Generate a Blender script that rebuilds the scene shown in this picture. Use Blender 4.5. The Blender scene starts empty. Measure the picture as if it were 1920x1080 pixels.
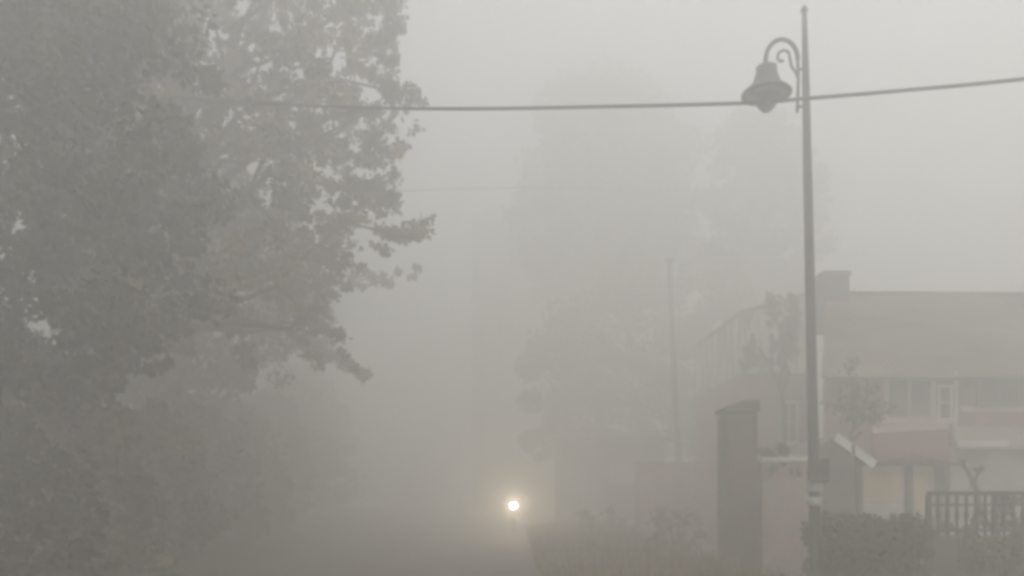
import bpy, bmesh, math, random
import numpy as np
from mathutils import Vector, Matrix

random.seed(11)
rng = np.random.default_rng(11)
S = bpy.context.scene
COL = S.collection

# ------------------------------------------------------------------ camera numbers
F = 1500.0          # focal length in photo pixels (1920 wide)
HZ = 915.0          # horizon row in the photo
CH = 1.7            # eye height

def at(px, py, Y):
    """real point at depth Y metres seen at photo pixel px, py"""
    return Vector(((px - 960.0) * Y / F, Y, CH + (HZ - py) * Y / F))

def X(px, Y): return (px - 960.0) * Y / F
def Z(py, Y): return CH + (HZ - py) * Y / F

# ------------------------------------------------------------------ materials
def mat(name, col, col2=None, scale=3.0, rough=0.85, bump=0.0, detail=6.0, streak=None, spec=0.3):
    m = bpy.data.materials.new(name); m.use_nodes = True
    nt = m.node_tree; N = nt.nodes; L = nt.links
    b = N['Principled BSDF']
    b.inputs['Roughness'].default_value = rough
    b.inputs['Specular IOR Level'].default_value = spec
    tc = N.new('ShaderNodeTexCoord')
    mp = N.new('ShaderNodeMapping')
    if streak: mp.inputs['Scale'].default_value = streak
    L.new(tc.outputs['Object'], mp.inputs['Vector'])
    nz = N.new('ShaderNodeTexNoise')
    nz.inputs['Scale'].default_value = scale; nz.inputs['Detail'].default_value = detail
    nz.inputs['Roughness'].default_value = 0.65
    L.new(mp.outputs['Vector'], nz.inputs['Vector'])
    rp = N.new('ShaderNodeValToRGB')
    rp.color_ramp.elements[0].position = 0.35; rp.color_ramp.elements[1].position = 0.68
    c2 = col2 or tuple(c * 0.6 for c in col)
    rp.color_ramp.elements[0].color = (*c2, 1); rp.color_ramp.elements[1].color = (*col, 1)
    L.new(nz.outputs['Fac'], rp.inputs['Fac'])
    L.new(rp.outputs['Color'], b.inputs['Base Color'])
    if bump:
        n2 = N.new('ShaderNodeTexNoise'); n2.inputs['Scale'].default_value = scale * 6
        n2.inputs['Detail'].default_value = 8
        L.new(tc.outputs['Object'], n2.inputs['Vector'])
        bp = N.new('ShaderNodeBump'); bp.inputs['Strength'].default_value = bump
        bp.inputs['Distance'].default_value = 0.05
        L.new(n2.outputs['Fac'], bp.inputs['Height']); L.new(bp.outputs['Normal'], b.inputs['Normal'])
    return m

def leaf_mat(name, a, b_, c):
    m = bpy.data.materials.new(name); m.use_nodes = True
    nt = m.node_tree; N = nt.nodes; L = nt.links
    b = N['Principled BSDF']; b.inputs['Roughness'].default_value = 0.6
    b.inputs['Specular IOR Level'].default_value = 0.25
    g = N.new('ShaderNodeNewGeometry')
    rp = N.new('ShaderNodeValToRGB')
    rp.color_ramp.elements[0].color = (*a, 1); rp.color_ramp.elements[1].color = (*c, 1)
    e = rp.color_ramp.elements.new(0.55); e.color = (*b_, 1)
    tc = N.new('ShaderNodeTexCoord'); nz = N.new('ShaderNodeTexNoise'); nz.inputs['Scale'].default_value = 0.9; nz.inputs['Detail'].default_value = 3
    L.new(tc.outputs['Object'], nz.inputs['Vector'])
    st = N.new('ShaderNodeMapRange'); st.inputs[1].default_value = 0.35; st.inputs[2].default_value = 0.68
    L.new(nz.outputs['Fac'], st.inputs[0])
    mx = N.new('ShaderNodeMix'); mx.inputs[0].default_value = 0.5
    L.new(g.outputs['Random Per Island'], mx.inputs[2]); L.new(st.outputs[0], mx.inputs[3])
    L.new(mx.outputs[0], rp.inputs['Fac'])
    L.new(rp.outputs['Color'], b.inputs['Base Color'])
    return m

def corrugated(name, col, col2, freq=18.0):
    m = mat(name, col, col2, scale=0.9, rough=0.6, detail=9, streak=(0.5, 1.5, 1.5))
    nt = m.node_tree; N = nt.nodes; L = nt.links
    tc = N.new('ShaderNodeTexCoord')
    w = N.new('ShaderNodeTexWave'); w.wave_type = 'BANDS'; w.bands_direction = 'X'
    w.inputs['Scale'].default_value = freq / 6.28
    L.new(tc.outputs['Object'], w.inputs['Vector'])
    bp = N.new('ShaderNodeBump'); bp.inputs['Strength'].default_value = 0.6; bp.inputs['Distance'].default_value = 0.04
    L.new(w.outputs['Fac'], bp.inputs['Height']); L.new(bp.outputs['Normal'], N['Principled BSDF'].inputs['Normal'])
    return m

def stone(name, c1, c2, mortar, sc=2.0):
    m = bpy.data.materials.new(name); m.use_nodes = True
    nt = m.node_tree; N = nt.nodes; L = nt.links
    b = N['Principled BSDF']; b.inputs['Roughness'].default_value = 0.9
    tc = N.new('ShaderNodeTexCoord'); mp = N.new('ShaderNodeMapping')
    mp.inputs['Rotation'].default_value = (math.pi / 2, 0, 0)
    L.new(tc.outputs['Object'], mp.inputs['Vector'])
    br = N.new('ShaderNodeTexBrick'); br.inputs['Scale'].default_value = sc
    br.inputs['Color1'].default_value = (*c1, 1); br.inputs['Color2'].default_value = (*c2, 1)
    br.inputs['Mortar'].default_value = (*mortar, 1); br.inputs['Mortar Size'].default_value = 0.012
    L.new(mp.outputs['Vector'], br.inputs['Vector'])
    nz = N.new('ShaderNodeTexNoise'); nz.inputs['Scale'].default_value = 3; nz.inputs['Detail'].default_value = 8
    L.new(tc.outputs['Object'], nz.inputs['Vector'])
    mx = N.new('ShaderNodeMix'); mx.data_type = 'RGBA'; mx.blend_type = 'MULTIPLY'
    mx.inputs[0].default_value = 0.7
    L.new(br.outputs['Color'], mx.inputs[6]); L.new(nz.outputs['Color'], mx.inputs[7])
    L.new(mx.outputs[2], b.inputs['Base Color'])
    return m

def emit(name, col, strength):
    m = bpy.data.materials.new(name); m.use_nodes = True
    b = m.node_tree.nodes['Principled BSDF']
    b.inputs['Base Color'].default_value = (*col, 1)
    b.inputs['Emission Color'].default_value = (*col, 1)
    b.inputs['Emission Strength'].default_value = strength
    return m

def glass(name, col=(0.04, 0.045, 0.05)):
    m = mat(name, col, col, rough=0.12, spec=0.6)
    return m

M = dict(
    asphalt=mat('asphalt', (0.130, 0.104, 0.084), (0.055, 0.046, 0.040), 0.9, 0.9, 0.3),
    earth=mat('earth', (0.10, 0.080, 0.058), (0.06, 0.050, 0.036), 0.6, 0.95, 0.5),
    verge=mat('verge_soil', (0.20, 0.15, 0.098), (0.11, 0.085, 0.056), 0.9, 0.95, 0.6),
    kerb=mat('kerb_concrete', (0.22, 0.21, 0.19), (0.14, 0.13, 0.12), 3, 0.9, 0.2),
    pole=mat('painted_steel', (0.055, 0.055, 0.052), (0.035, 0.034, 0.032), 5, 0.6),
    concrete_pole=mat('weathered_wood', (0.05, 0.047, 0.042), (0.03, 0.028, 0.025), 6, 0.9, 0.2),
    band=mat('white_band', (0.45, 0.46, 0.46), (0.28, 0.29, 0.29), 6, 0.6),
    cable=mat('black_rubber', (0.02, 0.02, 0.02), (0.014, 0.014, 0.014), 5, 0.6),
    glass_lamp=mat('frosted_glass', (0.25, 0.25, 0.24), (0.17, 0.17, 0.16), 4, 0.35),
    bark=mat('bark', (0.065, 0.052, 0.040), (0.035, 0.028, 0.022), 5, 0.95, 0.6),
    leaf_a=leaf_mat('leaf_dark', (0.022, 0.026, 0.012), (0.070, 0.064, 0.024), (0.34, 0.26, 0.08)),
    leaf_b=leaf_mat('leaf_olive', (0.022, 0.025, 0.012), (0.038, 0.040, 0.018), (0.12, 0.105, 0.045)),
    leaf_c=leaf_mat('leaf_brown', (0.060, 0.050, 0.034), (0.080, 0.066, 0.042), (0.12, 0.10, 0.062)),
    leaf_d=leaf_mat('leaf_shrub', (0.045, 0.055, 0.024), (0.075, 0.085, 0.036), (0.17, 0.16, 0.08)),
    grass=leaf_mat('grass_blades', (0.10, 0.080, 0.044), (0.19, 0.145, 0.085), (0.30, 0.23, 0.135)),
    roof=corrugated('grey_tin', (0.20, 0.165, 0.12), (0.020, 0.019, 0.016)),
    maroon=corrugated('maroon_tin', (0.19, 0.072, 0.098), (0.11, 0.05, 0.062)),
    roof_far=corrugated('dull_tin', (0.34, 0.31, 0.25), (0.2, 0.19, 0.16)),
    chimney=stone('chimney_stone', (0.10, 0.10, 0.095), (0.07, 0.07, 0.066), (0.12, 0.12, 0.11), 2.5),
    pinkwall=mat('pink_plaster', (0.40, 0.205, 0.18), (0.13, 0.095, 0.082), 1.1, 0.9, 0.15),
    greywall=mat('grey_plaster', (0.22, 0.20, 0.18), (0.07, 0.064, 0.058), 1.1, 0.9, 0.15),
    whitewall=mat('stained_whitewash', (0.78, 0.76, 0.70), (0.12, 0.11, 0.095), 1.5, 0.9, 0.1, streak=(2.0, 2.0, 0.35)),
    whiteplain=mat('white_plaster', (0.62, 0.60, 0.56), (0.30, 0.29, 0.27), 0.9, 0.85, 0.1),
    whitewood=mat('white_wood', (0.62, 0.59, 0.56), (0.46, 0.44, 0.42), 3, 0.7),
    pinkwood=mat('pale_pink_wood', (0.52, 0.42, 0.39), (0.42, 0.34, 0.32), 3, 0.7),
    cream=mat('cream_blind', (0.58, 0.46, 0.28), (0.46, 0.36, 0.22), 2.5, 0.8),
    darkwood=mat('dark_wood', (0.075, 0.060, 0.042), (0.05, 0.04, 0.03), 4, 0.8),
    glass=glass('window_glass'),
    iron=mat('black_iron', (0.022, 0.025, 0.025), (0.015, 0.016, 0.016), 5, 0.6),
    ironpale=mat('pale_green_rail', (0.10, 0.11, 0.105), (0.07, 0.08, 0.075), 5, 0.6),
    brick=stone('brown_brick', (0.11, 0.058, 0.050), (0.065, 0.038, 0.034), (0.13, 0.11, 0.10), 4),
    pinkstone=stone('pinkish_stone', (0.50, 0.37, 0.35), (0.38, 0.29, 0.28), (0.30, 0.27, 0.25), 2.2),
    basewall=mat('brown_plaster', (0.14, 0.105, 0.088), (0.09, 0.072, 0.06), 1.6, 0.9, 0.2),
    farwall=mat('far_plaster', (0.30, 0.27, 0.24), (0.22, 0.20, 0.18), 0.5, 0.9),
    purple=mat('mauve_paint', (0.22, 0.16, 0.22), (0.17, 0.125, 0.17), 1, 0.9),
    yellow=mat('ochre_paint', (0.38, 0.32, 0.10), (0.28, 0.24, 0.08), 1, 0.9),
    shed=mat('grey_sheet', (0.10, 0.10, 0.11), (0.07, 0.07, 0.078), 1.5, 0.8),
    shedroof=corrugated('blue_grey_tin', (0.17, 0.18, 0.20), (0.12, 0.125, 0.14)),
    tyre=mat('tyre_rubber', (0.02, 0.02, 0.02), (0.012, 0.012, 0.012), 9, 0.9),
    bike=mat('bike_paint', (0.03, 0.03, 0.034), (0.02, 0.02, 0.024), 4, 0.35, spec=0.5),
    metal=mat('dull_metal', (0.30, 0.30, 0.30), (0.2, 0.2, 0.2), 6, 0.4),
    headlight=emit('headlight_glow', (1.0, 0.86, 0.62), 150.0),
)

# ------------------------------------------------------------------ objects
def tag(o, label=None, cat=None, group=None, kind=None):
    if label: o['label'] = label
    if cat: o['category'] = cat
    if group: o['group'] = group
    if kind: o['kind'] = kind
    return o

def empty(name, loc, label, cat, group=None):
    o = bpy.data.objects.new(name, None); COL.objects.link(o)
    o.location = loc; o.empty_display_size = 0.2
    return tag(o, label, cat, group)

def wloc(o):
    v = Vector((0, 0, 0))
    while o is not None:
        v += o.location; o = o.parent
    return v

def link_mesh(name, me, m, parent=None):
    me.materials.append(m)
    o = bpy.data.objects.new(name, me); COL.objects.link(o)
    if parent is not None:
        o.parent = parent
    return o

class MB:
    """collects shapes in world coordinates; build() makes ONE mesh object"""
    def __init__(self): self.bm = bmesh.new()
    def box(self, x0, x1, y0, y1, z0, z1, bev=0.0):
        r = bmesh.ops.create_cube(self.bm, size=1.0)
        vs = r['verts']
        bmesh.ops.scale(self.bm, vec=(x1 - x0, y1 - y0, z1 - z0), verts=vs)
        bmesh.ops.translate(self.bm, vec=((x0 + x1) / 2, (y0 + y1) / 2, (z0 + z1) / 2), verts=vs)
        if bev:
            es = list({e for v in vs for e in v.link_edges})
            bmesh.ops.bevel(self.bm, geom=es, offset=bev, segments=2, affect='EDGES', profile=0.5)
        return self
    def bar(self, a, b, w, h=None):
        """square bar from a to b"""
        a = Vector(a); b = Vector(b); h = h or w
        d = (b - a); L = d.length; d.normalize()
        up = Vector((0, 0, 1)) if abs(d.z) < 0.95 else Vector((1, 0, 0))
        s = d.cross(up).normalized(); u = s.cross(d).normalized()
        vs = []
        for p in (a, b):
            for (i, j) in ((-1, -1), (1, -1), (1, 1), (-1, 1)):
                vs.append(self.bm.verts.new(p + s * i * w / 2 + u * j * h / 2))
        for f in ((0, 1, 2, 3), (7, 6, 5, 4), (0, 4, 5, 1), (1, 5, 6, 2), (2, 6, 7, 3), (3, 7, 4, 0)):
            self.bm.faces.new([vs[i] for i in f])
        return self
    def tube(self, pts, rad, seg=10, cap=True):
        pts = [Vector(p) for p in pts]
        if not isinstance(rad, (list, tuple)): rad = [rad] * len(pts)
        rings = []; prev = None
        for i, p in enumerate(pts):
            d = (pts[min(i + 1, len(pts) - 1)] - pts[max(i - 1, 0)])
            if d.length < 1e-9: d = Vector((0, 0, 1))
            d.normalize()
            if prev is None:
                up = Vector((0, 0, 1)) if abs(d.z) < 0.9 else Vector((1, 0, 0))
                s = d.cross(up).normalized()
            else:
                s = (prev - d * prev.dot(d))
                s = s.normalized() if s.length > 1e-6 else d.orthogonal().normalized()
            prev = s; u = d.cross(s)
            rings.append([self.bm.verts.new(p + (s * math.cos(2 * math.pi * k / seg) + u * math.sin(2 * math.pi * k / seg)) * rad[i]) for k in range(seg)])
        for a, b in zip(rings, rings[1:]):
            for k in range(seg):
                self.bm.faces.new((a[k], a[(k + 1) % seg], b[(k + 1) % seg], b[k]))
        if cap:
            self.bm.faces.new(rings[0][::-1]); self.bm.faces.new(rings[-1])
        return self
    def lathe(self, prof, c, seg=24):
        """prof: (radius, z) pairs about the vertical axis through c"""
        c = Vector(c)
        return self.tube([c + Vector((0, 0, z)) for r, z in prof], [max(r, 0.002) for r, z in prof], seg)
    def poly(self, pts):
        self.bm.faces.new([self.bm.verts.new(Vector(p)) for p in pts]); return self
    def slab(self, pts, t):
        """thick sheet: polygon pts, thickness t along its normal (downwards)"""
        pts = [Vector(p) for p in pts]
        n = (pts[1] - pts[0]).cross(pts[2] - pts[0]).normalized()
        if n.z > 0: n = -n
        a = [self.bm.verts.new(p) for p in pts]; b = [self.bm.verts.new(p + n * t) for p in pts]
        self.bm.faces.new(a); self.bm.faces.new(b[::-1])
        k = len(pts)
        for i in range(k):
            self.bm.faces.new((a[i], b[i], b[(i + 1) % k], a[(i + 1) % k]))
        return self
    def prism(self, pts, vec):
        pts = [Vector(p) for p in pts]; vec = Vector(vec)
        a = [self.bm.verts.new(p) for p in pts]; b = [self.bm.verts.new(p + vec) for p in pts]
        self.bm.faces.new(a); self.bm.faces.new(b[::-1]); k = len(pts)
        for i in range(k):
            self.bm.faces.new((a[i], b[i], b[(i + 1) % k], a[(i + 1) % k]))
        return self
    def build(self, name, m, parent=None, smooth=False):
        bmesh.ops.recalc_face_normals(self.bm, faces=self.bm.faces)
        off = wloc(parent)
        bmesh.ops.translate(self.bm, vec=-off, verts=self.bm.verts)
        me = bpy.data.meshes.new(name); self.bm.to_mesh(me); self.bm.free()
        if smooth:
            me.polygons.foreach_set('use_smooth', [True] * len(me.polygons))
        return link_mesh(name, me, m, parent)

# ------------------------------------------------------------------ foliage
def leaves_mesh(name, centers, radii, per, size, m, parent=None, squash=0.8, soft=False):
    """many separate pointed leaves spread through clumps"""
    off = np.array(wloc(parent))
    V = []
    for c, r in zip(centers, radii):
        n = max(6, int(per * rng.uniform(0.6, 1.4) * (0.5 if soft and r < 0.22 else 1)))
        d = rng.normal(size=(n, 3)); d /= np.linalg.norm(d, axis=1)[:, None]
        rad = r * rng.uniform(0.15, 1.0, size=(n, 1)) ** 0.55
        if soft and r < 0.22: rad = r * np.minimum(np.abs(rng.normal(size=(n, 1))), 1.6) * 0.85
        P = np.array(c) + d * rad * np.array([1, 1, squash])
        a = rng.normal(size=(n, 3)); a[:, 2] -= 0.25
        a /= np.linalg.norm(a, axis=1)[:, None]
        b = rng.normal(size=(n, 3)); b -= (b * a).sum(1)[:, None] * a
        b /= np.linalg.norm(b, axis=1)[:, None]
        L = size * rng.uniform(0.6, 1.35, size=(n, 1)); W = L * 0.33
        q = np.stack([P - a * L / 2, P + b * W - a * L * 0.05, P + a * L / 2, P - b * W - a * L * 0.05], axis=1)
        V.append(q.reshape(-1, 3))
    V = np.concatenate(V) - off
    nq = len(V) // 4
    me = bpy.data.meshes.new(name)
    me.vertices.add(len(V)); me.vertices.foreach_set('co', V.astype(np.float32).ravel())
    me.loops.add(nq * 4); me.loops.foreach_set('vertex_index', np.arange(nq * 4, dtype=np.int32))
    me.polygons.add(nq); me.polygons.foreach_set('loop_start', np.arange(0, nq * 4, 4, dtype=np.int32))
    me.update(calc_edges=True)
    return link_mesh(name, me, m, parent)

def in_poly(x, y, poly):
    c = False; n = len(poly); j = n - 1
    for i in range(n):
        xi, yi = poly[i]; xj, yj = poly[j]
        if (yi > y) != (yj > y) and x < (xj - xi) * (y - yi) / (yj - yi) + xi: c = not c
        j = i
    return c

def sample_poly(poly, n, gap, holes=()):
    xs = [p[0] for p in poly]; ys = [p[1] for p in poly]; out = []; tries = 0
    while len(out) < n and tries < n * 60:
        tries += 1
        x = random.uniform(min(xs), max(xs)); y = random.uniform(min(ys), max(ys))
        if not in_poly(x, y, poly): continue
        if any((x - hx) ** 2 + ((y - hy) * 1.0) ** 2 < hr * hr for hx, hy, hr in holes): continue
        if any((x - a) ** 2 + (y - b) ** 2 < gap * gap for a, b in out): continue
        out.append((x, y))
    return out

def limb(mb, a, b, r0, r1, wob=0.15, n=6, seg=7):
    a = Vector(a); b = Vector(b); pts = []; L = (b - a).length
    for i in range(n + 1):
        t = i / n
        p = a.lerp(b, t) + Vector((0, 0, math.sin(t * math.pi) * L * 0.06))
        if 0 < i < n: p += Vector((random.uniform(-1, 1), random.uniform(-1, 1), random.uniform(-1, 1))) * wob * L * 0.2
        pts.append(p)
    mb.tube(pts, [r0 + (r1 - r0) * i / n for i in range(n + 1)], seg)

def tree(name, label, base, fork_z, trunk_r, centers, radii, per, size, lm, group=None, lean=0.0, nl=14, squash=0.8):
    base = Vector(base)
    r = empty(name, base, label, 'tree', group)
    mb = MB()
    fork = base + Vector((lean, 0, fork_z))
    top = max(c[2] for c in centers)
    cx = sum(c[0] for c in centers) / len(centers); cy = sum(c[1] for c in centers) / len(centers)
    apex = Vector((cx * 0.6 + fork.x * 0.4, cy * 0.6 + fork.y * 0.4, fork.z + (top - fork.z) * 0.75))
    n = 8; pts = []; rr = []
    for i in range(n + 1):
        t = i / n
        pts.append(base.lerp(fork, t) + Vector((math.sin(t * 5) * 0.06, math.cos(t * 4) * 0.05 - 0.05, 0)))
        rr.append(trunk_r * (1.35 - 0.6 * t) if i == 0 else trunk_r * (1.05 - 0.35 * t))
    mb.tube(pts, rr, 12)
    limb(mb, fork, apex, trunk_r * 0.68, 0.04, 0.3, 10, 8)
    pick = random.sample(list(centers), min(nl, len(centers)))
    for c in pick:
        t = random.uniform(0.0, 0.6)
        s = fork.lerp(apex, t)
        if c[2] < s.z - 1: s = fork
        limb(mb, s, c, trunk_r * random.uniform(0.22, 0.4), 0.02, 0.4, 6, 6)
    mb.build('trunk', M['bark'], r, True)
    leaves_mesh('crown', centers, radii, per, size, M[lm], r, squash, True)
    return r

def poly_centers(poly, Y, depth, n, gap, holes=()):
    pts = sample_poly(poly, n, gap, holes)
    cx = sum(p[0] for p in poly) / len(poly); cy = sum(p[1] for p in poly) / len(poly)
    mx = max(math.hypot(p[0] - cx, p[1] - cy) for p in poly)
    out = []
    for x, y in pts:
        t = min(1, math.hypot(x - cx, y - cy) / mx)
        v = at(x, y, Y); v.y += random.uniform(-1, 1) * depth * math.sqrt(1 - t * t * 0.8)
        out.append(tuple(v))
    return out

def bush(name, label, c, rx, ry, h, n, per, size, lm, cat='shrub', group=None, z0=0.0, stems=6):
    base = Vector((c[0], c[1], z0))
    r = empty(name, base, label, cat, group)
    cs = []; rs = []
    for i in range(n):
        a = random.uniform(0, 2 * math.pi); q = math.sqrt(random.random())
        zz = random.uniform(0.12, 1.0)
        k = math.sqrt(max(0.05, 1 - (zz * 0.92) ** 2.2))
        cs.append((c[0] + math.cos(a) * q * rx * k, c[1] + math.sin(a) * q * ry * k, z0 + zz * h * random.uniform(0.85, 1.05)))
        rs.append(min(rx, h) * random.uniform(0.09, 0.30))
    mb = MB()
    for i in range(stems):
        limb(mb, base + Vector((random.uniform(-.15, .15), random.uniform(-.1, .1), 0)), random.choice(cs), 0.035, 0.01, 0.3, 5, 6)
    mb.build('stems', M['bark'], r, True)
    leaves_mesh('foliage', cs, rs, per, size, M[lm], r, soft=cat == 'scrub')
    return r

# ================================================================== SETTING
bm = MB()
# one ground sheet, gently uneven away from the road
g = bmesh.new()
bmesh.ops.create_grid(g, x_segments=120, y_segments=120, size=98)
for v in g.verts:
    v.co.y += 25
    d = max(0.0, abs(v.co.x + 2.2) - 9)
    v.co.z = -0.02 + 0.02 * math.sin(v.co.x * 0.9) * math.sin(v.co.y * 0.7) * min(1, d) - 0.03
me = bpy.data.meshes.new('ground'); g.to_mesh(me); g.free()
go = link_mesh('ground', me, M['earth']); tag(go, kind='structure')

# road: straight, then bending left in front of the far building
def road_c(y):
    return -2.3 - (0.028 * max(0, y - 30) ** 2 if y > 30 else 0)
mb = MB(); L_, R_ = [], []
ys = [-60 + i * 3 for i in range(29)] + [27 + i for i in range(18)]
prevp = None
for y in ys:
    L_.append(Vector((road_c(y) - 3.2, y, 0.0))); R_.append(Vector((road_c(y) + 3.2, y, 0.0)))
for i in range(len(ys) - 1):
    mb.poly((L_[i], R_[i], R_[i + 1], L_[i + 1]))
bmesh.ops.remove_doubles(mb.bm, verts=mb.bm.verts, dist=0.001)
tag(mb.build('road', M['asphalt']), kind='structure')

# raised earth verge on the right of the road, left bank
def bank(name, x0, x1, y0, y1, h, m, side):
    b = bmesh.new(); nx, ny = 14, 60; grid = []
    for j in range(ny + 1):
        row = []
        for i in range(nx + 1):
            u = i / nx; y = y0 + (y1 - y0) * j / ny
            x = x0 + (x1 - x0) * u
            if side > 0 and i == 0: x += 0.22 * math.sin(y * 2.1) + 0.16 * math.sin(y * 5.3 + 1)
            prof = (u if side > 0 else 1 - u)
            z = 0.006 + h * min(1, prof * 1.6) ** 0.8 * (1 + 0.35 * math.sin(y * 1.7 + u * 5) * math.sin(y * 0.6)) if prof > 0 else 0.006
            z += 0.02 * math.sin(x * 9 + y * 5) * (prof > 0)
            row.append(b.verts.new((x, y, z)))
        grid.append(row)
    for j in range(ny):
        for i in range(nx):
            b.faces.new((grid[j][i], grid[j][i + 1], grid[j + 1][i + 1], grid[j + 1][i]))
    me = bpy.data.meshes.new(name); b.to_mesh(me); b.free()
    me.polygons.foreach_set('use_smooth', [True] * len(me.polygons))
    return tag(link_mesh(name, me, m), kind='structure')
bank('verge', 0.92, 3.62, 4, 36, 0.26, M['verge'], 1)
bank('bank', -14.5, -5.52, 2, 52, 0.5, M['earth'], -1)

# rough dry grass on the verge: uncountable
def grass(name, n, xr, yr, h, m):
    V = []
    for i in range(n):
        x = random.uniform(*xr); y = random.uniform(*yr)
        # clumped
        if math.sin(x * 3.1 + y * 1.3) + math.sin(y * 2.3 - x) + random.uniform(-1, 1) < -0.2: continue
        u = max(0, (x - 0.92) / 2.7)
        z = 0.26 * min(1, max(0, u) * 1.6) ** 0.8 * 0.8
        hh = h * random.uniform(0.4, 1.3); a = random.uniform(0, 6.28)
        dx, dy = math.cos(a) * 0.02, math.sin(a) * 0.02
        lx, ly = random.uniform(-.5, .5) * hh, random.uniform(-.5, .5) * hh
        V += [(x - dx, y - dy, z), (x + dx, y + dy, z), (x + lx + dx * .3, y + ly + dy * .3, z + hh), (x + lx - dx * .3, y + ly - dy * .3, z + hh)]
    me = bpy.data.meshes.new(name)
    me.from_pydata(V, [], [(k, k + 1, k + 2, k + 3) for k in range(0, len(V), 4)])
    return tag(link_mesh(name, me, m), kind='stuff')
grass('verge_grass', 28000, (0.55, 3.6), (7, 30), 0.34, M['grass'])

# ================================================================== STREET LAMP
YP = 11.5
pb = Vector((X(1531, YP), YP, 0)); pt = at(1508, 20, YP)
lamp = empty('street_lamp', pb, 'tall grey lamp post with scrolled gooseneck arm and bell lantern', 'street lamp')
def on_pole(z):
    t = z / pt.z; return pb.lerp(pt, t)
mb = MB()
mb.tube([on_pole(z) for z in (0.0, 0.5, 2, 4, 6, 7.6, pt.z)], [0.085, 0.08, 0.078, 0.07, 0.062, 0.05, 0.032], 16)
mb.lathe([(0.15, 0.0), (0.15, 0.12), (0.12, 0.16), (0.10, 0.45), (0.085, 0.5)], pb, 16)
mb.lathe([(0.045, 0.0), (0.05, 0.03), (0.02, 0.09)], on_pole(pt.z) - Vector((0, 0, 0.02)), 12)
mb.build('pole', M['pole'], lamp, True)
# bracket rod standing off the pole
mb = MB()
mb.tube([at(1495, 210, YP), at(1497, 150, YP), at(1496, 112, YP)], 0.022, 10)
mb.bar(at(1495, 200, YP), on_pole(Z(200, YP)), 0.03)
mb.bar(at(1497, 130, YP), on_pole(Z(130, YP)), 0.03)
mb.build('bracket', M['pole'], lamp, True)
# arch
pts = []
for i in range(21):
    a = math.pi * i / 20
    pts.append(at(1466 + 30 * math.cos(a), 112 - 38 * math.sin(a), YP))
pts.append(at(1434.5, 128, YP))
mb = MB(); mb.tube(pts, 0.031, 10); mb.build('arm', M['pole'], lamp, True)
# inner scroll
pts = []
for i in range(26):
    t = i / 25; a = -0.6 + 5.4 * t; r = 21 * (1 - t) + 4
    pts.append(at(1467 + r * math.cos(a) * 0.8, 110 - r * math.sin(a) * 0.9 , YP))
pts = [at(1497, 148, YP), at(1492, 135, YP), at(1484, 124, YP)] + pts[6:]
mb = MB(); mb.tube(pts, [0.020] * (len(pts) - 1) + [0.03], 8); mb.build('scroll', M['pole'], lamp, True)
c = at(1437, 125, YP); k = YP / F
mb = MB()
mb.lathe([(10 * k, 0), (19 * k, -1 * k), (19 * k, -14 * k), (21 * k, -16 * k), (22.5 * k, -22 * k), (26 * k, -31 * k), (32 * k, -38 * k), (44 * k, -48 * k), (46 * k, -50 * k), (46 * k, -53 * k), (36 * k, -53 * k)], c, 28)
sh = mb.build('lamp_shade', M['pole'], lamp, True)
mb = MB()
mb.lathe([(30 * k, -53.5 * k), (26 * k, -59 * k), (21 * k, -66 * k), (15 * k, -76 * k), (7 * k, -84 * k), (2 * k, -86 * k)], c, 24)
mb.build('globe', M['pole'], lamp, True)
for (py, h) in ((911, 11), (940, 8)):
    q = on_pole(Z(py, YP))
    mb = MB(); mb.lathe([(0.10, -h * k), (0.112, -h * k + 0.01), (0.112, h * k - 0.01), (0.10, h * k)], q, 16)
    mb.build('white_band', M['band'], lamp, True)
mb = MB(); q = on_pole(Z(885, YP))
mb.box(q.x - 0.13, q.x + 0.15, q.y - 0.2, q.y - 0.082, q.z - 0.14, q.z + 0.18, 0.012)
mb.build('fuse_box', M['pole'], lamp)

# ================================================================== CABLES
def cable(name, label, ptsc, r, n=60):
    """smooth curve through (px,py,Y) points"""
    P = [at(*p) for p in ptsc]; pts = []
    for i in range(len(P) - 1):
        p0 = P[max(i - 1, 0)]; p1 = P[i]; p2 = P[i + 1]; p3 = P[min(i + 2, len(P) - 1)]
        for s in range(n // (len(P) - 1)):
            t = s / (n // (len(P) - 1))
            pts.append(0.5 * ((2 * p1) + (-p0 + p2) * t + (2 * p0 - 5 * p1 + 4 * p2 - p3) * t * t + (-p0 + 3 * p1 - 3 * p2 + p3) * t ** 3))
    pts.append(P[-1])
    return tag(MB().tube(pts, r, 8).build(name, M['cable'], None, True), label, 'cable')
cable('overhead_cable', 'thick dark cable strung across the street past the lamp post',
      [(100, 165, 16.2), (385, 187, 15.4), (620, 200, 13.6), (860, 204, 12.1), (1130, 200, 11.75), (1400, 193, 11.45), (1520, 184, 11.32), (1700, 169, 11.1), (1920, 148, 10.8), (2300, 100, 10.3)], 0.026)
cable('telephone_wire', 'thin faint wire high up between the big tree and fog',
      [(560, 372, 27), (740, 359, 28), (960, 352, 29), (1130, 353, 31)], 0.013)

# ================================================================== FAR UTILITY POLE
YU = 31.0
u0 = Vector((X(1277, YU), YU, 0)); u1 = at(1255, 490, YU)
up = empty('utility_pole', u0, 'thin plain utility pole rising from the misty right verge', 'utility pole')
MB().tube([u0, u0.lerp(u1, 0.5), u1], [0.125, 0.11, 0.085], 12).build('pole', M['concrete_pole'], up, True)
mb = MB(); mb.box(u1.x - .15, u1.x + .15, u1.y - .12, u1.y + .12, u1.z, u1.z + .12, .02); mb.build('cap', M['concrete_pole'], up)

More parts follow.
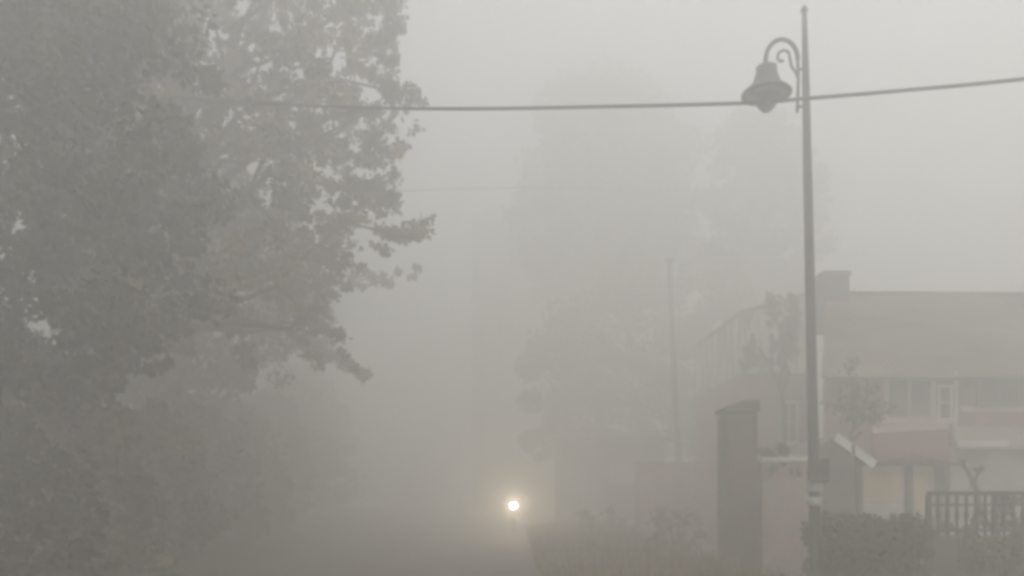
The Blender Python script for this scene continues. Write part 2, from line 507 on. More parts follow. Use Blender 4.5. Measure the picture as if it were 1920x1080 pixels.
# ================================================================== BOUNDARY: pillar, walls, fence
YG = 14.0
x0, x1 = X(1362, YG), X(1421, YG)
gp = empty('gate_pillar', ((x0 + x1) / 2, YG + 0.3, 0), 'brown brick gate pillar with sloping cap beside the verge', 'pillar')
MB().box(x0, x1, YG, YG + 0.62, 0, Z(775, YG), 0.015).build('shaft', M['brick'], gp)
mb = MB(); zl, zr = Z(772, YG), Z(772, YG)
mb.prism([(x0 - .025, YG - .05, zl), (x1 + .02, YG - .05, zl), (x1 + .02, YG - .05, Z(750, YG)), (X(1392, YG), YG - .05, Z(751, YG)), (x0 - .025, YG - .05, Z(764, YG))], (0, .72, 0))
mb.build('cap', M['brick'], gp)

# pinkish wall across the plot behind the verge
ywl = 22.0; w = MB(); zt = Z(868, ywl)
w.box(X(1194, ywl), X(1352, ywl), ywl, ywl + .3, 0, zt - .07, .01).box(X(1191, ywl), X(1355, ywl), ywl - .04, ywl + .34, zt - .068, zt, .015)
tag(w.build('boundary_wall', M['pinkstone']), 'hazy pinkish wall behind the dry verge, left of the brick pillar', 'wall')

# wall between the pillar and the lamp post
yw = 14.45
xa, xb = X(1426, yw) + 0.03, X(1536, yw)
wl = empty('garden_wall', ((xa + xb) / 2, yw, 0), 'pale pink stone garden wall between brick pillar and lamp post', 'wall')
MB().box(xa, xb, yw, yw + 0.35, 0, Z(866, yw), 0.01).build('masonry', M['pinkstone'], wl)
MB().box(xa - .02, xb + .02, yw - .05, yw + .40, Z(866, yw), Z(857, yw), 0.012).build('coping', M['whiteplain'], wl)

# low base wall + iron fence on it
yf = 12.6
fx0, fx1 = X(1748, yf), X(2130, yf)
bw = MB(); bw.box(fx0, fx1, yf, yf + 0.3, 0, Z(1006, yf), 0.012)
tag(bw.build('low_wall', M['basewall']), 'low brown plastered wall carrying the black railing', 'wall')
fe = empty('iron_fence', (fx0, yf + .15, Z(1006, yf)), 'black iron railing with flat top rail before white verandah', 'fence')
zt_, zb_ = Z(925, yf), Z(1006, yf)
MB().box(fx0, fx1, yf + .11, yf + .19, zt_ - .035, zt_ + .035, 0.008).build('top_rail', M['iron'], fe)
MB().box(fx0, fx1, yf + .135, yf + .165, zb_ + .07, zb_ + .11).box(fx0, fx1, yf + .135, yf + .165, zt_ - .2, zt_ - .17).build('lower_rail', M['iron'], fe)
i = 0; xx = fx0 + 0.02
while xx < fx1:
    big = (i % 7 == 0); r = 0.035 if big else 0.017
    m_ = MB()
    m_.box(xx - r, xx + r, yf + .15 - r, yf + .15 + r, zb_, zt_ - .035)
    if not big:
        m_.lathe([(.017, 0), (.036, .05), (.036, .12), (.017, .17)], (xx, yf + .15, zb_ + .24), 8)
    m_.build('post' if big else 'baluster', M['iron'], fe)
    xx += 0.15; i += 1

# ================================================================== COTTAGE
yc = 18.0
ct = empty('cottage', (9.5, yc, 0), 'pink plastered cottage with long grey tin roof and chimney', 'house')
xl = X(1546, yc)            # left front corner
zE = Z(694, yc)             # eaves
yr_ = 20.5; zR = Z(551, yr_); xrl = X(1560, yr_)
yb = 23.2
xR = 18.0
skew = lambda y: xl + (y - yc) * 0.385
mb = MB()
mb.prism([(xl, yc, 0), (xR, yc, 0), (xR, yb, 0), (skew(yb), yb, 0)], (0, 0, zE - 0.12))
mb.build('wall', M['pinkwall'], ct)
mb = MB()   # gable infill on the left
mb.prism([(skew(yc) , yc + .02, zE - .12), (skew(yb), yb - .02, zE - .12), (skew(yr_), yr_, zR - .12)], (0.25, 0, 0))
mb.build('gable', M['greywall'], ct)
mb = MB()
e0, e1 = yc - 0.35, yb + 0.35
zf = zE - 0.06
mb.slab([(skew(e0) - .05, e0, zf - 0.10), (xR + .3, e0, zf - .10), (xR + .3, yr_, zR - 0.06), (xrl - .12, yr_, zR)], 0.07)
mb.slab([(skew(e1) - .05, e1, zf - 0.10), (xrl - .12, yr_, zR + .002), (xR + .3, yr_, zR - .058), (xR + .3, e1, zf - .10)], 0.07)
rf = mb.build('roof', M['roof'], ct)
mb = MB(); mb.tube([(xrl - .1, yr_, zR + .01), (xR + .3, yr_, zR - .05)], 0.07, 8).build('ridge_cap', M['roof'], rf)
cx0, cx1 = X(1534, yr_), X(1586, yr_)
mb = MB(); mb.box(cx0 + .03, cx1 - .03, yr_ - .3, yr_ + .3, zR - 1.0, Z(522, yr_), 0.01).box(cx0, cx1, yr_ - .34, yr_ + .34, Z(522, yr_), Z(514, yr_), .01)
mb.build('chimney', M['chimney'], rf)
# gutter & downpipe
MB().tube([(skew(e0), e0 - .05, zf - .15), (xR + .3, e0 - .05, zf - .15)], 0.055, 8).build('gutter', M['greywall'], ct)
MB().tube([at(1792, 700, 17.7), at(1792, 715, 17.92), at(1791, 830, 17.92)], 0.045, 8).build('downpipe', M['whitewood'], ct)

def window(parent, xA, xB, z0, z1, y, nm, fm, pm, bars=(1, 2), fw=0.07, glaze_y=0.03):
    """frame butted piece by piece and proud of the wall; pane set inside"""
    m_ = MB(); yo = y - 0.06
    m_.box(xA, xB, yo, y - .002, z1 - fw, z1).box(xA, xB, yo, y - .002, z0, z0 + fw)
    m_.box(xA, xA + fw, yo, y - .002, z0 + fw, z1 - fw).box(xB - fw, xB, yo, y - .002, z0 + fw, z1 - fw)
    w0, w1 = xA + fw, xB - fw
    for k in range(1, bars[0] + 1):
        q = w0 + (w1 - w0) * k / (bars[0] + 1); m_.box(q - .02, q + .02, yo + .01, y - .004, z0 + fw, z1 - fw)
    for k in range(1, bars[1] + 1):
        q = z0 + (z1 - z0) * k / (bars[1] + 1); m_.box(w0, w1, yo + .013, y - .006, q - .015, q + .015)
    f = m_.build(nm, fm, parent)
    MB().box(w0 + .002, w1 - .002, y - .03, y - .008, z0 + fw + .002, z1 - fw - .002).build('pane', pm, f)
    MB().box(xA - .06, xB + .06, y - .14, y - .001, z0 - .07, z0 - .002, .008).build('sill', fm, f)
    return f
window(ct, X(1655, yc), X(1752, yc), Z(790, yc), Z(706, yc), yc, 'window', M['pinkwood'], M['greywall'], (1, 0), 0.10)
window(ct, X(1756, yc), X(1784, yc), Z(788, yc), Z(722, yc), yc, 'slit_window', M['whitewood'], M['glass'], (0, 1), 0.05)
window(ct, X(1830, yc), X(1912, yc), Z(758, yc), Z(706, yc), yc, 'window', M['greywall'], M['glass'], (1, 0), 0.06)
window(ct, X(1990, yc), X(2080, yc), Z(770, yc), Z(706, yc), yc, 'window', M['pinkwood'], M['greywall'], (2, 1), 0.07)
# string course on the right part
MB().box(X(1800, yc), xR - .02, yc - .05, yc - .002, Z(772, yc), Z(762, yc)).build('string_course', M['whitewood'], ct)

# lower front block with maroon lean-to roof
yl = 16.6
bx0, bx1 = X(1548, yl), X(1772, yl)
MB().box(bx0, bx1, yl, yc - .004, 0, Z(868, yl)).build('front_bay', M['greywall'], ct)
# maroon roof sheet: from the main wall down over the bay
mb = MB()
tl, tr = X(1632, yc), X(1775, yc)
mb.slab([(X(1640, yl - .3), yl - .3, Z(868, yl - .3)), (X(1780, yl - .3), yl - .3, Z(862, yl - .3)), (tr, yc - .02, Z(805, yc)), (tl, yc - .02, Z(812, yc))], 0.06)
mr = mb.build('porch_roof', M['maroon'], ct)
mb = MB(); mb.bar((tl, yc - .06, Z(806, yc)), (tr, yc - .06, Z(799, yc)), 0.08, 0.16); mb.build('flashing', M['pinkwood'], mr)
mb = MB(); mb.bar((X(1645, yl), yl - .33, Z(868, yl)), (X(1700, yl), yl - .33, Z(857, yl)), .04, .09); mb.bar((X(1702, yl), yl - .33, Z(857, yl)), (X(1778, yl), yl - .33, Z(872, yl)), .04, .07)
mb.build('fascia', M['maroon'], mr)
# small gable to its left with a white bargeboard
ya = 15.9
ap = at(1566, 817, ya); rt = at(1638, 868, ya); lf = at(1494, 868, ya)
mb = MB()
mb.slab([ap, rt, rt + Vector((0, 1.5, 0)), ap + Vector((0, 1.5, 0))], .05)
mb.slab([ap + Vector((0, 0, .002)), ap + Vector((0, 1.5, .002)), lf + Vector((0, 1.5, 0)), lf], .05)
gr = mb.build('gable_roof', M['roof'], ct)
mb = MB()
d = Vector((0, -.05, -.03))
mb.bar(ap + d, rt + d, .05, .17)
mb.build('bargeboard', M['whitewood'], gr)
MB().prism([ap + Vector((0, .28, -.12)), rt + Vector((-.12, .28, -.02)), lf + Vector((.12, .28, -.02))], (0, .06, 0)).build('gable_panel', M['pinkwall'], gr)
MB().box(X(1500, yl) , bx0 - .004, yl + .1, yc - .1, 0, Z(868, yl)).build('side_bay', M['pinkwall'], ct)
# wide window of the bay: two cream lights with a brown post between
wz0, wz1 = Z(968, yl), Z(874, yl)
f = window(ct, X(1616, yl), X(1693, yl), wz0, wz1, yl, 'bay_window', M['pinkwood'], M['cream'], (0, 0), .06)
MB().box(X(1621, yl), X(1688, yl), yl - .075, yl - .031, Z(950, yl), Z(944, yl)).box(X(1621, yl), X(1688, yl), yl - .075, yl - .031, Z(938, yl), Z(934, yl)).build('glazing_bar', M['whitewood'], f)
MB().box(X(1621, yl), X(1688, yl), yl - .07, yl - .031, Z(966, yl) , Z(951, yl)).build('panel', M['whiteplain'], f)
window(ct, X(1708, yl), X(1748, yl), wz0 + .08, wz1, yl, 'bay_window', M['pinkwood'], M['cream'], (0, 0), .06)
MB().box(X(1694, yl), X(1707, yl), yl - .12, yl - .003, 0, wz1 + .02, .01).build('post', M['darkwood'], ct)
# white verandah front on the right
yv = 17.0
MB().box(X(1782, yv), xR - .3, yv, yc - .006, 0, Z(838, yv), .01).build('verandah_wall', M['whiteplain'], ct)
mb = MB(); mb.slab([(X(1774, yv), yv - .35, Z(842, yv)), (xR, yv - .35, Z(842, yv)), (xR, yc - .06, Z(800, yc)), (X(1790, yc), yc - .06, Z(800, yc))], .05)
vr = mb.build('verandah_roof', M['roof_far'], ct)
MB().box(X(1776, yv), X(1868, yv), yv - .42, yv - .36, Z(840, yv), Z(828, yv)).build('fascia', M['whitewood'], vr)

# ================================================================== WHITE HOUSE BEHIND
yh = 22.5
wh = empty('white_house', (7.4, yh, 0), 'stained whitewashed tall house partly hidden behind the lamp post', 'house')
hx0 = X(1388, yh); hx1 = 8.42; hzl = Z(590, yh); hzr = Z(552, yh)
MB().prism([(hx0, yh, Z(700, yh)), (hx1, yh, Z(700, yh)), (hx1, yh, hzr), (hx0, yh, hzl)], (0, 5.5, 0)).build('upper_wall', M['whitewall'], wh)
MB().box(hx0 + .003, hx1 - .003, yh + .02, yh + 5.48, 0, Z(700, yh) - .002).build('lower_wall', M['pinkwall'], wh)
mb = MB(); sl_ = (hzr - hzl) / (hx1 - hx0)
mb.slab([(hx0 - .12, yh - .2, hzl + .09 - .12 * sl_), (hx1 + .1, yh - .2, hzr + .09 + .1 * sl_), (hx1 + .1, yh + 5.7, hzr + .09 + .1 * sl_), (hx0 - .12, yh + 5.7, hzl + .09 - .12 * sl_)], .08)
mb.build('roof', M['roof_far'], wh)
for px in (1410, 1446):
    window(wh, X(px - 9, yh), X(px + 9, yh), Z(690, yh), Z(622, yh), yh, 'window', M['whitewood'], M['glass'], (0, 2), .05)
window(wh, X(1462, yh), X(1496, yh), Z(830, yh), Z(752, yh), yh + .02, 'window', M['whitewood'], M['glass'], (1, 1), .06)

# slender drooping tree in front of the white house
cs = []; rs = []
for (a, b, n_) in (((1486, 556), (1492, 610), 9), ((1484, 590), (1462, 650), 12), ((1480, 620), (1486, 668), 8), ((1450, 560), (1452, 610), 6), ((1410, 640), (1404, 690), 6)):
    for i_ in range(n_):
        t_ = i_ / (n_ - 1); v_ = at(a[0] + (b[0] - a[0]) * t_ + random.uniform(-7, 7), a[1] + (b[1] - a[1]) * t_, 21.6 + random.uniform(-.3, .3))
        cs.append(tuple(v_)); rs.append(random.uniform(.10, .18))
tree('slender_tree', 'slender sparse tree drooping in front of the whitewashed house', (X(1468, 21.6), 21.6, 0), 4.2, .09, cs, rs, 60, .16, 'leaf_a', nl=16)

# ================================================================== GREY SHED by the road
ys_ = 34.0
sh_ = empty('roadside_shed', (X(1150, ys_), ys_, 0), 'low grey roadside shed with blue tin awning beyond the verge', 'shed')
sx0, sx1 = X(1048, ys_), X(1246, ys_)
MB().box(sx0, sx1, ys_, ys_ + 3.5, 0, Z(828, ys_)).build('wall', M['shed'], sh_)
mb = MB(); mb.slab([(sx0 - .3, ys_ - .4, Z(826, ys_)), (sx1 + .3, ys_ - .4, Z(826, ys_)), (sx1 + .3, ys_ + 3.8, Z(800, ys_)), (sx0 - .3, ys_ + 3.8, Z(800, ys_))], .07)
mb.build('roof', M['shed'], sh_)
mb = MB(); mb.slab([(X(1144, 33), 33.0, Z(908, 33)), (X(1200, 33), 33.0, Z(908, 33)), (X(1200, 34), ys_ - .02, Z(872, 34)), (X(1144, 34), ys_ - .02, Z(872, 34))], .05)
mb.build('awning', M['shedroof'], sh_)
for px in (1146, 1198):
    MB().tube([(X(px, 33.05), 33.05, 0), (X(px, 33.05), 33.05, Z(909, 33.05))], .04, 8).build('post', M['darkwood'], sh_)
MB().box(X(1090, ys_), X(1130, ys_), ys_ - .05, ys_ - .002, 0.02, 2.0).build('door', M['shedroof'], sh_)

# ================================================================== FAR BUILDING at the bend
yo = 58.0
fb = empty('apartment_block', (3, yo, 0), 'faint pale multi-storey block with mauve band lost in fog', 'building')
ox0, ox1, oz = X(905, yo), X(1248, yo), Z(392, yo)
MB().box(ox0, ox1, yo, yo + 9, 0, oz).build('wall', M['farwall'], fb)
MB().box(X(884, yo), ox0 - .003, yo + .2, yo + 8.6, 0, Z(400, yo)).build('stair_tower', M['shed'], fb)
MB().box(ox0 + 1.8, ox1 - .3, yo - .9, yo - .003, Z(458, yo), Z(410, yo)).build('parapet', M['purple'], fb)
MB().box(ox0 + 2.2, ox1 - 1.2, yo - 1.0, yo - .92, Z(474, yo), Z(463, yo)).build('signboard', M['yellow'], fb)
for fl in range(5):
    z0 = 1.0 + fl * 2.9
    for k in range(5):
        xa_ = ox0 + 1.0 + k * 2.0
        if xa_ + 1.2 > ox1: continue
        window(fb, xa_, xa_ + 1.15, z0, z0 + 1.4, yo, 'window', M['whitewood'], M['glass'], (1, 0), .07)

# ================================================================== MOTORCYCLE
yk = 30.0; kx = X(963, yk); kz = Z(948, yk)
mc = empty('motorcycle', (kx, yk, 0), 'motorcycle in the fog with its round headlight shining', 'motorcycle')
def wheel(y):
    R = 0.29; cz = R + .04
    pts = [(kx, y + math.cos(a) * R, cz + math.sin(a) * R) for a in [2 * math.pi * i / 32 for i in range(33)]]
    w_ = MB().tube(pts, .048, 10).build('wheel', M['tyre'], mc, True)
    m_ = MB()
    m_.tube([(kx, y + math.cos(a) * (R - .05), cz + math.sin(a) * (R - .05)) for a in [2 * math.pi * i / 32 for i in range(33)]], .014, 6)
    for i in range(10):
        a = 2 * math.pi * i / 10; m_.tube([(kx, y, cz), (kx, y + math.cos(a) * (R - .05), cz + math.sin(a) * (R - .05))], .006, 5)
    m_.tube([(kx - .08, y, cz), (kx + .08, y, cz)], .03, 10)
    m_.build('rim', M['metal'], w_)
yF = yk + .10; yB = yF + 1.28
wheel(yF); wheel(yB)
m_ = MB()
for s in (-1, 1):
    m_.tube([(kx + s * .085, yF, .33), (kx + s * .085, yF + .22, .72), (kx + s * .085, yF + .30, kz + .03)], .022, 10)
m_.build('fork', M['metal'], mc, True)
MB().tube([(kx, yF + math.cos(a) * .36, .33 + math.sin(a) * .36) for a in [math.radians(20 + 14 * i) for i in range(11)]], [.05] * 11, 8).build('mudguard', M['tyre'], mc, True)
MB().tube([(kx - .36, yF + .46, kz + .12), (kx - .2, yF + .36, kz + .14), (kx - .05, yF + .30, kz + .08), (kx + .05, yF + .30, kz + .08), (kx + .2, yF + .36, kz + .14), (kx + .36, yF + .46, kz + .12)], .016, 8).build('handlebar', M['metal'], mc, True)
MB().tube([(kx, yF + .36, .88), (kx, yF + .45, .92), (kx, yF + .62, .92), (kx, yF + .80, .84)], [.08, .14, .15, .07], 14).build('fuel_tank', M['bike'], mc, True)
MB().tube([(kx, yF + .76, .80), (kx, yF + .90, .80), (kx, yF + 1.2, .82), (kx, yF + 1.5, .88)], [.08, .12, .12, .06], 12).build('seat', M['tyre'], mc, True)
MB().box(kx - .14, kx + .14, yF + .42, yF + .78, .30, .66, .04).build('engine', M['metal'], mc)
m_ = MB(); m_.tube([(kx, yF + .30, .86), (kx, yF + .40, .35), (kx, yF + .85, .33), (kx, yB, .33)], .025, 8); m_.tube([(kx, yF + .75, .78), (kx, yB + .1, .74)], .022, 8); m_.tube([(kx, yF + .85, .33), (kx, yF + .95, .78)], .022, 8)
m_.build('frame', M['bike'], mc, True)
MB().tube([(kx + .13, yF + .45, .34), (kx + .15, yF + .8, .26), (kx + .16, yB + .2, .38)], [.025, .035, .05], 10).build('exhaust', M['metal'], mc, True)
MB().tube([(kx, yF + .30, kz), (kx, yF + .20, kz), (kx, yF + .12, kz)], [.05, .09, .112], 18).build('headlight_shell', M['bike'], mc, True)
hl = MB().tube([(kx, yF + .118, kz), (kx, yF + .095, kz), (kx, yF + .08, kz)], [.105, .09, .03], 18).build('headlight', M['headlight'], mc, True)
for s in (-1, 1):
    MB().tube([(kx + s * .3, yF + .42, kz + .13), (kx + s * .34, yF + .40, kz + .28)], .007, 6).tube([(kx + s * .34, yF + .41, kz + .28), (kx + s * .34, yF + .39, kz + .28)], [.055, .05], 12).build('mirror', M['bike'], mc, True)
li = bpy.data.lights.new('headlight_beam', 'SPOT'); li.energy = 210; li.spot_size = math.radians(44); li.spot_blend = 0.6; li.color = (1.0, 0.80, 0.56); li.shadow_soft_size = 0.09
lo = bpy.data.objects.new('headlight_beam', li); COL.objects.link(lo); lo.parent = mc
lo.location = (0, yF - .02 - yk, kz); lo.rotation_euler = (math.radians(93), 0, math.pi)

# ================================================================== TREES
# big tree overhanging the road from the left
Yt = 17.5
poly = [(330, -260), (560, -230), (720, -120), (745, 20), (722, 100), (750, 135), (788, 185), (724, 232), (748, 285), (738, 350), (760, 395), (803, 425), (765, 462), (700, 470), (640, 500), (612, 540), (622, 600), (560, 620), (420, 600), (300, 640), (180, 600), (150, 300), (200, 0)]
holes = [(372, 18, 38), (415, 40, 24), (478, 248, 20), (512, 312, 22), (505, 372, 15), (622, 60, 15), (520, 70, 16), (560, 112, 12), (655, 392, 14), (470, 470, 12)]
core = [(330, -260), (520, -200), (560, -40), (470, 60), (440, 150), (640, 160), (660, 230), (560, 260), (580, 330), (620, 400), (610, 470), (570, 560), (420, 590), (300, 640), (180, 600), (150, 300), (200, 0)]
fringe = [(330, -260), (560, -230), (720, -120), (745, 20), (722, 100), (750, 135), (780, 185), (724, 232), (745, 285), (738, 350), (755, 395), (760, 425), (740, 462), (690, 470), (640, 500), (612, 540), (612, 600), (560, 620), (500, 560), (560, 400), (470, 200), (360, 60)]
holes = [(372, 18, 34), (412, 34, 26), (478, 240, 20), (488, 215, 10), (512, 312, 20), (505, 345, 15), (622, 60, 17), (520, 70, 18), (560, 112, 13), (655, 392, 16), (470, 470, 12), (690, 60, 12), (640, 120, 12), (580, 20, 13), (660, 30, 10), (690, 150, 10), (640, 490, 16), (600, 195, 9), (700, 270, 12), (560, 300, 8)]
cs = poly_centers(core, Yt, 2.6, 300, 15, holes)
rs = [random.uniform(0.25, 0.46) for _ in cs]
c2 = poly_centers(fringe, Yt, 1.6, 520, 9, holes)
cs += c2; rs += [random.uniform(0.09, 0.215) for _ in c2]
# sprays that hang below and stick out
def spray(p0, p1, n, Y, r=0.16):
    for i in range(n):
        t = i / max(1, n - 1)
        v = at(p0[0] + (p1[0] - p0[0]) * t + random.uniform(-10, 10), p0[1] + (p1[1] - p0[1]) * t + random.uniform(-10, 10), Y + random.uniform(-.4, .4))
        cs.append(tuple(v)); rs.append(r * random.uniform(.7, 1.3))
spray((590, 600), (660, 685), 6, 19.5, .11); spray((540, 600), (600, 690), 7, 19.5, .12); spray((430, 600), (470, 680), 8, 18)
spray((360, 610), (350, 660), 6, 17.5, .2); spray((740, 440), (798, 420), 7, 17.2, .2); spray((730, 170), (780, 190), 6, 17.2, .2)
spray((620, 520), (650, 480), 6, 17.2); spray((600, 610), (640, 640), 5, 18.3); spray((690, 90), (742, 60), 6, 17.4, .2); spray((640, 20), (740, 5), 9, 17.4, .2)
spray((700, 300), (748, 270), 6, 17.3); spray((690, 350), (735, 385), 6, 17.3)
tree('broadleaf_tree', 'large leafy tree arching over the road under the cable', (X(150, Yt), Yt + .3, 0), 4.6, 0.36, cs, rs, 95, 0.14, 'leaf_a', nl=40)

# nearer tree filling the left edge
Yn = 11.5
poly = [(-500, -320), (60, -340), (270, -160), (330, 10), (345, 110), (330, 240), (360, 330), (330, 430), (360, 520), (300, 640), (160, 720), (-100, 740), (-420, 680), (-520, 300)]
cs = poly_centers(poly, Yn, 2.0, 560, 17)
rs = [random.uniform(0.26, 0.48) for _ in cs]
tree('broadleaf_tree', 'dense dark tree closing off the left edge of the street', (X(-120, Yn), Yn + .2, 0), 3.2, 0.3, cs, rs, 105, 0.17, 'leaf_b', nl=20)

# further roadside tree whose thin branch shows under the big crown
Yb = 24.0
cs = poly_centers([(150, 380), (420, 330), (560, 420), (600, 520), (600, 620), (520, 700), (380, 760), (150, 760)], Yb, 2.2, 300, 16)
rs = [random.uniform(.35, .6) for _ in cs]
spray((600, 530), (785, 508), 10, Yb, .15); spray((600, 560), (720, 525), 7, Yb, .15); spray((560, 640), (690, 700), 12, Yb, .2)
tree('roadside_tree', 'paler tree behind the large leafy one, with low thin branches', (X(330, Yb), Yb, 0), 4.0, .25, cs, rs, 75, .2, 'leaf_a', nl=16)

# leafy understorey along the left bank
spec = [(-7.0, 10.6, 1.5, 1.2, 2.7, 'leaf_b'), (-7.7, 14.0, 1.7, 1.5, 3.2, 'leaf_a'), (-8.2, 17.6, 1.8, 1.7, 3.3, 'leaf_a'),
        (-11.0, 16.5, 2.0, 2.0, 5.2, 'leaf_a'), (-8.9, 21.8, 2.0, 2.0, 3.9, 'leaf_c'), (-9.7, 26.8, 2.2, 2.2, 4.3, 'leaf_a'),
        (-10.4, 32.5, 2.5, 2.4, 5.4, 'leaf_a'), (-11.4, 39.5, 3.0, 2.6, 6.6, 'leaf_a'), (-12.6, 47, 3.5, 3.0, 8.5, 'leaf_a')]
labs = ['leafy roadside bush filling the bottom left corner of the view', 'dark bush under the near tree, second from the bottom left corner', 'dark bush at the road edge beneath the arching crown',
        'tallest dark bush set back behind the roadside bushes', 'brownish bush on the left bank past the dark ones', 'hazy bush on the left bank just beyond the brownish one', 'pale hazy bush on the left bank, below the low thin branches',
        'very faint tall bush on the left bank, second farthest before the fog hides them', 'faintest and farthest bush of the left bank, nearly lost in fog']
for (bx, by, rx_, ry_, h_, lm), lb in zip(spec, labs):
    bush('roadside_bush', lb, (bx, by), rx_, ry_, h_, min(230, int(22 * h_ * rx_)), 70, .15 + by * .003, lm, 'bush', 'bushes along the left bank')

# mid-distance trees over the shed
def ball_tree(name, label, bx, by, z0, z1, rx_, n, per, size, lm, tr, group=None, taper=1.6):
    cs_, rs_ = [], []
    for i in range(n):
        t = random.random(); a = random.uniform(0, 6.28); q = math.sqrt(random.random())
        k = (math.sin(math.pi * (0.12 + 0.8 * t)) ** 0.7) * (1 - 0.35 * t * (taper - 1))
        cs_.append((bx + math.cos(a) * q * rx_ * k, by + math.sin(a) * q * rx_ * k, z0 + (z1 - z0) * t)); rs_.append(rx_ * random.uniform(.14, .26))
    return tree(name, label, (bx, by, 0), max(1.2, z0 - .3), tr, cs_, rs_, per, size, lm, group, nl=14)
ball_tree('small_tree', 'rounded hazy tree rising behind the grey shed', X(1065, 38), 38.5, Z(860, 38), Z(580, 38), 3.0, 130, 70, .26, 'leaf_a', .16, 'trees behind the shed')
ball_tree('small_tree', 'taller hazy tree between the utility pole and shed', X(1190, 40), 40.5, Z(860, 40), Z(480, 40), 4.2, 130, 70, .28, 'leaf_a', .2, 'trees behind the shed')
ball_tree('small_tree', 'hazy tree between the utility pole and white house', X(1335, 38), 38, Z(860, 38), Z(480, 38), 3.0, 110, 70, .26, 'leaf_a', .2, 'trees behind the shed')

# very tall trees fading into the fog
ball_tree('tall_tree', 'very tall faint tree above the foggy far end of the road', X(1130, 47), 47, Z(560, 47), Z(170, 47), 6.0, 260, 90, .5, 'leaf_a', .35, 'tall trees lost in fog', 1.2)
ball_tree('tall_tree', 'tall faint tree just left of the lamp post in fog', X(1420, 44), 44, Z(600, 44), Z(225, 44), 4.0, 170, 80, .42, 'leaf_a', .28, 'tall trees lost in fog', 1.5)

# ================================================================== PLANTS by the boundary
bush('garden_shrub', 'broad loose shrub growing up through the black railing', (X(1900, 13.1), 13.2), .5, .3, Z(940, 13.1), 30, 60, .10, 'leaf_a', 'shrub')
bush('garden_shrub', 'thin shrub behind the left end of the railing', (X(1795, 13.1), 13.2), .4, .25, Z(955, 13.1), 20, 45, .09, 'leaf_c', 'shrub')
bush('garden_shrub', 'sparse twiggy shrub in front of the middle of the railing', (X(1828, 12.2), 12.2), .3, .22, Z(950, 12.2), 12, 40, .09, 'leaf_d', 'shrub')
# clipped hedge before the cottage
def hedge():
    xa_, xb_ = X(1568, 11.3), X(1744, 11.3); y0, y1 = 11.3, 12.3; h = Z(978, 11.3)
    r = empty('hedge', ((xa_ + xb_) / 2, 11.8, 0), 'dark clipped hedge below the cream cottage window', 'hedge')
    cs_ = [(random.uniform(xa_, xb_), random.uniform(y0, y1), h * random.random() ** .7 - .02) for _ in range(210)]
    m_ = MB()
    for k in range(9):
        x = xa_ + .15 + k * (xb_ - xa_ - .3) / 8
        limb(m_, (x, 11.8, 0), (x + random.uniform(-.2, .2), 11.8, h - .2), .03, .012, .3, 5, 6)
    m_.build('stems', M['bark'], r, True)
    leaves_mesh('foliage', cs_, [random.uniform(.13, .22) for _ in cs_], 95, .085, M['leaf_a'], r)
hedge()
bush('garden_shrub', 'pale green shrub in front of the railing at lower right', (X(1885, 11.8), 11.8), .66, .5, Z(985, 11.8), 36, 70, .10, 'leaf_d', 'shrub')
bush('garden_shrub', 'small shrub at the foot of the low brown wall', (X(1838, 11.9), 11.9), .34, .33, Z(1030, 11.9), 18, 60, .09, 'leaf_d', 'shrub')
bush('climbing_plant', 'greenish creeper spilling over the pink garden wall', (X(1458, 14.3), 14.55), .42, .25, .62, 18, 60, .085, 'leaf_d', 'plant', z0=Z(895, 14.3), stems=4)
bush('brown_shrub', 'rounded brownish tree-shrub against the cottage upper wall', (X(1608, 15.8), 15.85), .62, .45, Z(700, 15.8), 1, 1, .1, 'leaf_c', 'shrub') if False else None
# brown leafy small tree in front of the upper wall
cs = [(X(1606, 15.9) + random.gauss(0, .27), 15.9 + random.gauss(0, .14), Z(757, 15.9) + random.gauss(0, .27)) for _ in range(46)]
tree('ornamental_tree', 'slim ornamental tree with round brown crown against the cottage', (X(1602, 15.9), 15.9, 0), Z(835, 15.9), .045, cs, [random.uniform(.12, .2) for _ in cs], 60, .09, 'leaf_c', nl=8)
# bare crooked sapling behind the railing
sp = empty('bare_sapling', (X(1838, 15.2), 15.2, 0), 'bare crooked sapling leaning before the white verandah wall', 'sapling')
m_ = MB(); yy = 15.2
limb(m_, (X(1838, yy), yy, 0), at(1834, 925, yy), .05, .045, .15)
limb(m_, at(1834, 925, yy), at(1803, 866, yy), .045, .03, .2)
limb(m_, at(1826, 905, yy), at(1842, 872, yy), .03, .015, .2)
limb(m_, at(1834, 930, yy), at(1822, 900, yy - .1), .05, .04, .2)
m_.build('trunk', M['bark'], sp, True)
leaves_mesh('leaves', [tuple(at(1836, 880, yy)), tuple(at(1828, 912, yy)), tuple(at(1804, 866, yy))], [.09, .12, .08], 26, .08, M['leaf_a'], sp)
# scrub on the verge
for (px, Y_, r_, h_, lb) in ((1105, 17.0, .35, .42, 'low dry tuft of scrub near the road edge of the verge'), (1230, 16.0, .5, .62, 'wide low scrub on the verge before the brick pillar'),
                             (1120, 23.0, .8, 1.15, 'hazy scrub on the verge next to the shed awning'), (1265, 17.5, .7, 1.1, 'tall dry scrub in front of the pinkish wall, nearest the pillar'), (1290, 20.0, .55, .95, 'taller scrub against the pinkish boundary wall')):
    bush('verge_scrub', lb, (X(px, Y_), Y_), r_, r_, h_, 26, 60, .09, 'grass', 'scrub', 'scrub on the verge', z0=.12, stems=4)

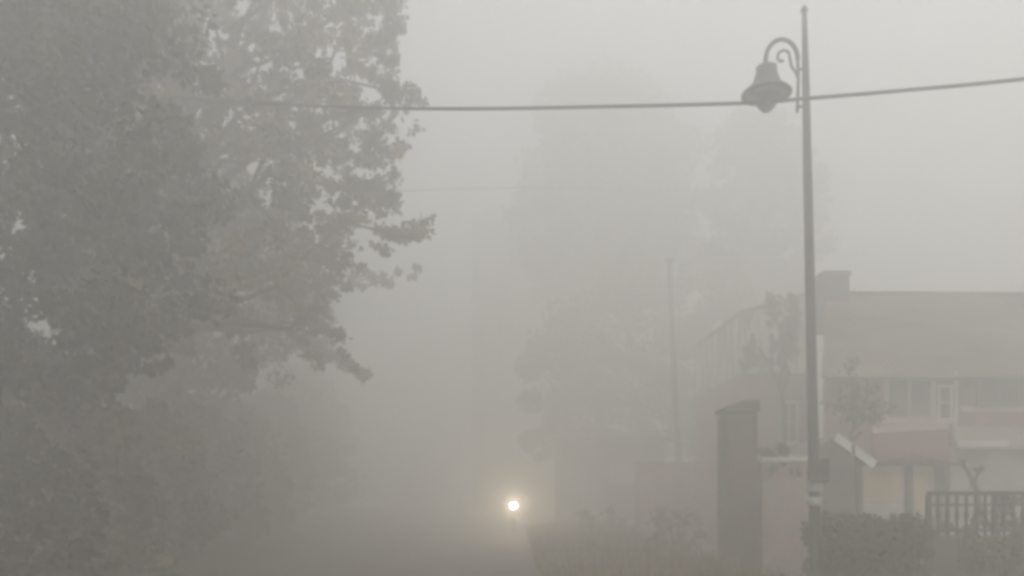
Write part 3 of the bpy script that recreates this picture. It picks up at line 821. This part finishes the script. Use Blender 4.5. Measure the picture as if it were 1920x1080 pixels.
# ================================================================== FOG
FOG_DENSITY = 0.066
mb = MB(); mb.box(-100, 100, -78, 128, -1.1, 31)
fog = mb.build('haze', None or M['asphalt']); fog.data.materials.clear()
fm = bpy.data.materials.new('haze'); fm.use_nodes = True
nt = fm.node_tree; nt.nodes.clear()
out = nt.nodes.new('ShaderNodeOutputMaterial'); pv = nt.nodes.new('ShaderNodeVolumePrincipled')
pv.inputs['Color'].default_value = (0.936, 0.934, 0.914, 1)
pv.inputs['Density'].default_value = FOG_DENSITY
pv.inputs['Anisotropy'].default_value = 0.55
nt.links.new(pv.outputs['Volume'], out.inputs['Volume'])
fog.data.materials.append(fm); tag(fog, kind='stuff')

# ================================================================== LIGHT
SUN_EL, SUN_ROT = math.radians(48), math.radians(160)
w = bpy.data.worlds.new('World'); S.world = w; w.use_nodes = True
nt = w.node_tree; bg = nt.nodes['Background']
sky = nt.nodes.new('ShaderNodeTexSky'); sky.sky_type = 'NISHITA'; sky.sun_disc = False
sky.sun_elevation = SUN_EL; sky.sun_rotation = SUN_ROT; sky.dust_density = 4.0; sky.air_density = 1.0
hs = nt.nodes.new('ShaderNodeHueSaturation'); hs.inputs['Saturation'].default_value = 0.42   # overcast: grey-white
nt.links.new(sky.outputs['Color'], hs.inputs['Color']); nt.links.new(hs.outputs['Color'], bg.inputs['Color'])
bg.inputs['Strength'].default_value = 0.10
sl = bpy.data.lights.new('sun', 'SUN'); sl.energy = 1.0; sl.angle = math.radians(25); sl.color = (1.0, 0.97, 0.93)
so = bpy.data.objects.new('sun', sl); COL.objects.link(so)
dirv = Vector((math.sin(SUN_ROT) * math.cos(SUN_EL), math.cos(SUN_ROT) * math.cos(SUN_EL), math.sin(SUN_EL)))
so.location = (0, 0, 60); so.rotation_euler = dirv.to_track_quat('Z', 'Y').to_euler()

# ================================================================== CAMERA
cam = bpy.data.cameras.new('camera'); co = bpy.data.objects.new('camera', cam); COL.objects.link(co)
co.location = (0, 0, CH); co.rotation_euler = (math.pi / 2, 0, 0)
cam.sensor_width = 36; cam.lens = F / 1920 * 36; cam.shift_y = (HZ - 540) / 1920
cam.clip_start = 0.1; cam.clip_end = 600
S.camera = co

S.view_settings.view_transform = 'Standard'; S.view_settings.look = 'None'
S.view_settings.gamma = 1; S.view_settings.use_curve_mapping = False
S.view_settings.exposure = 1.66
S.render.engine = 'CYCLES'
cy = S.cycles
cy.max_bounces = 10; cy.diffuse_bounces = 3; cy.volume_bounces = 6; cy.transparent_max_bounces = 8
cy.sample_clamp_indirect = 8
cy.use_denoising = True
try: cy.denoiser = 'OPENIMAGEDENOISE'
except Exception: pass
cy.pixel_filter_type = 'BLACKMAN_HARRIS'; cy.filter_width = 3.6
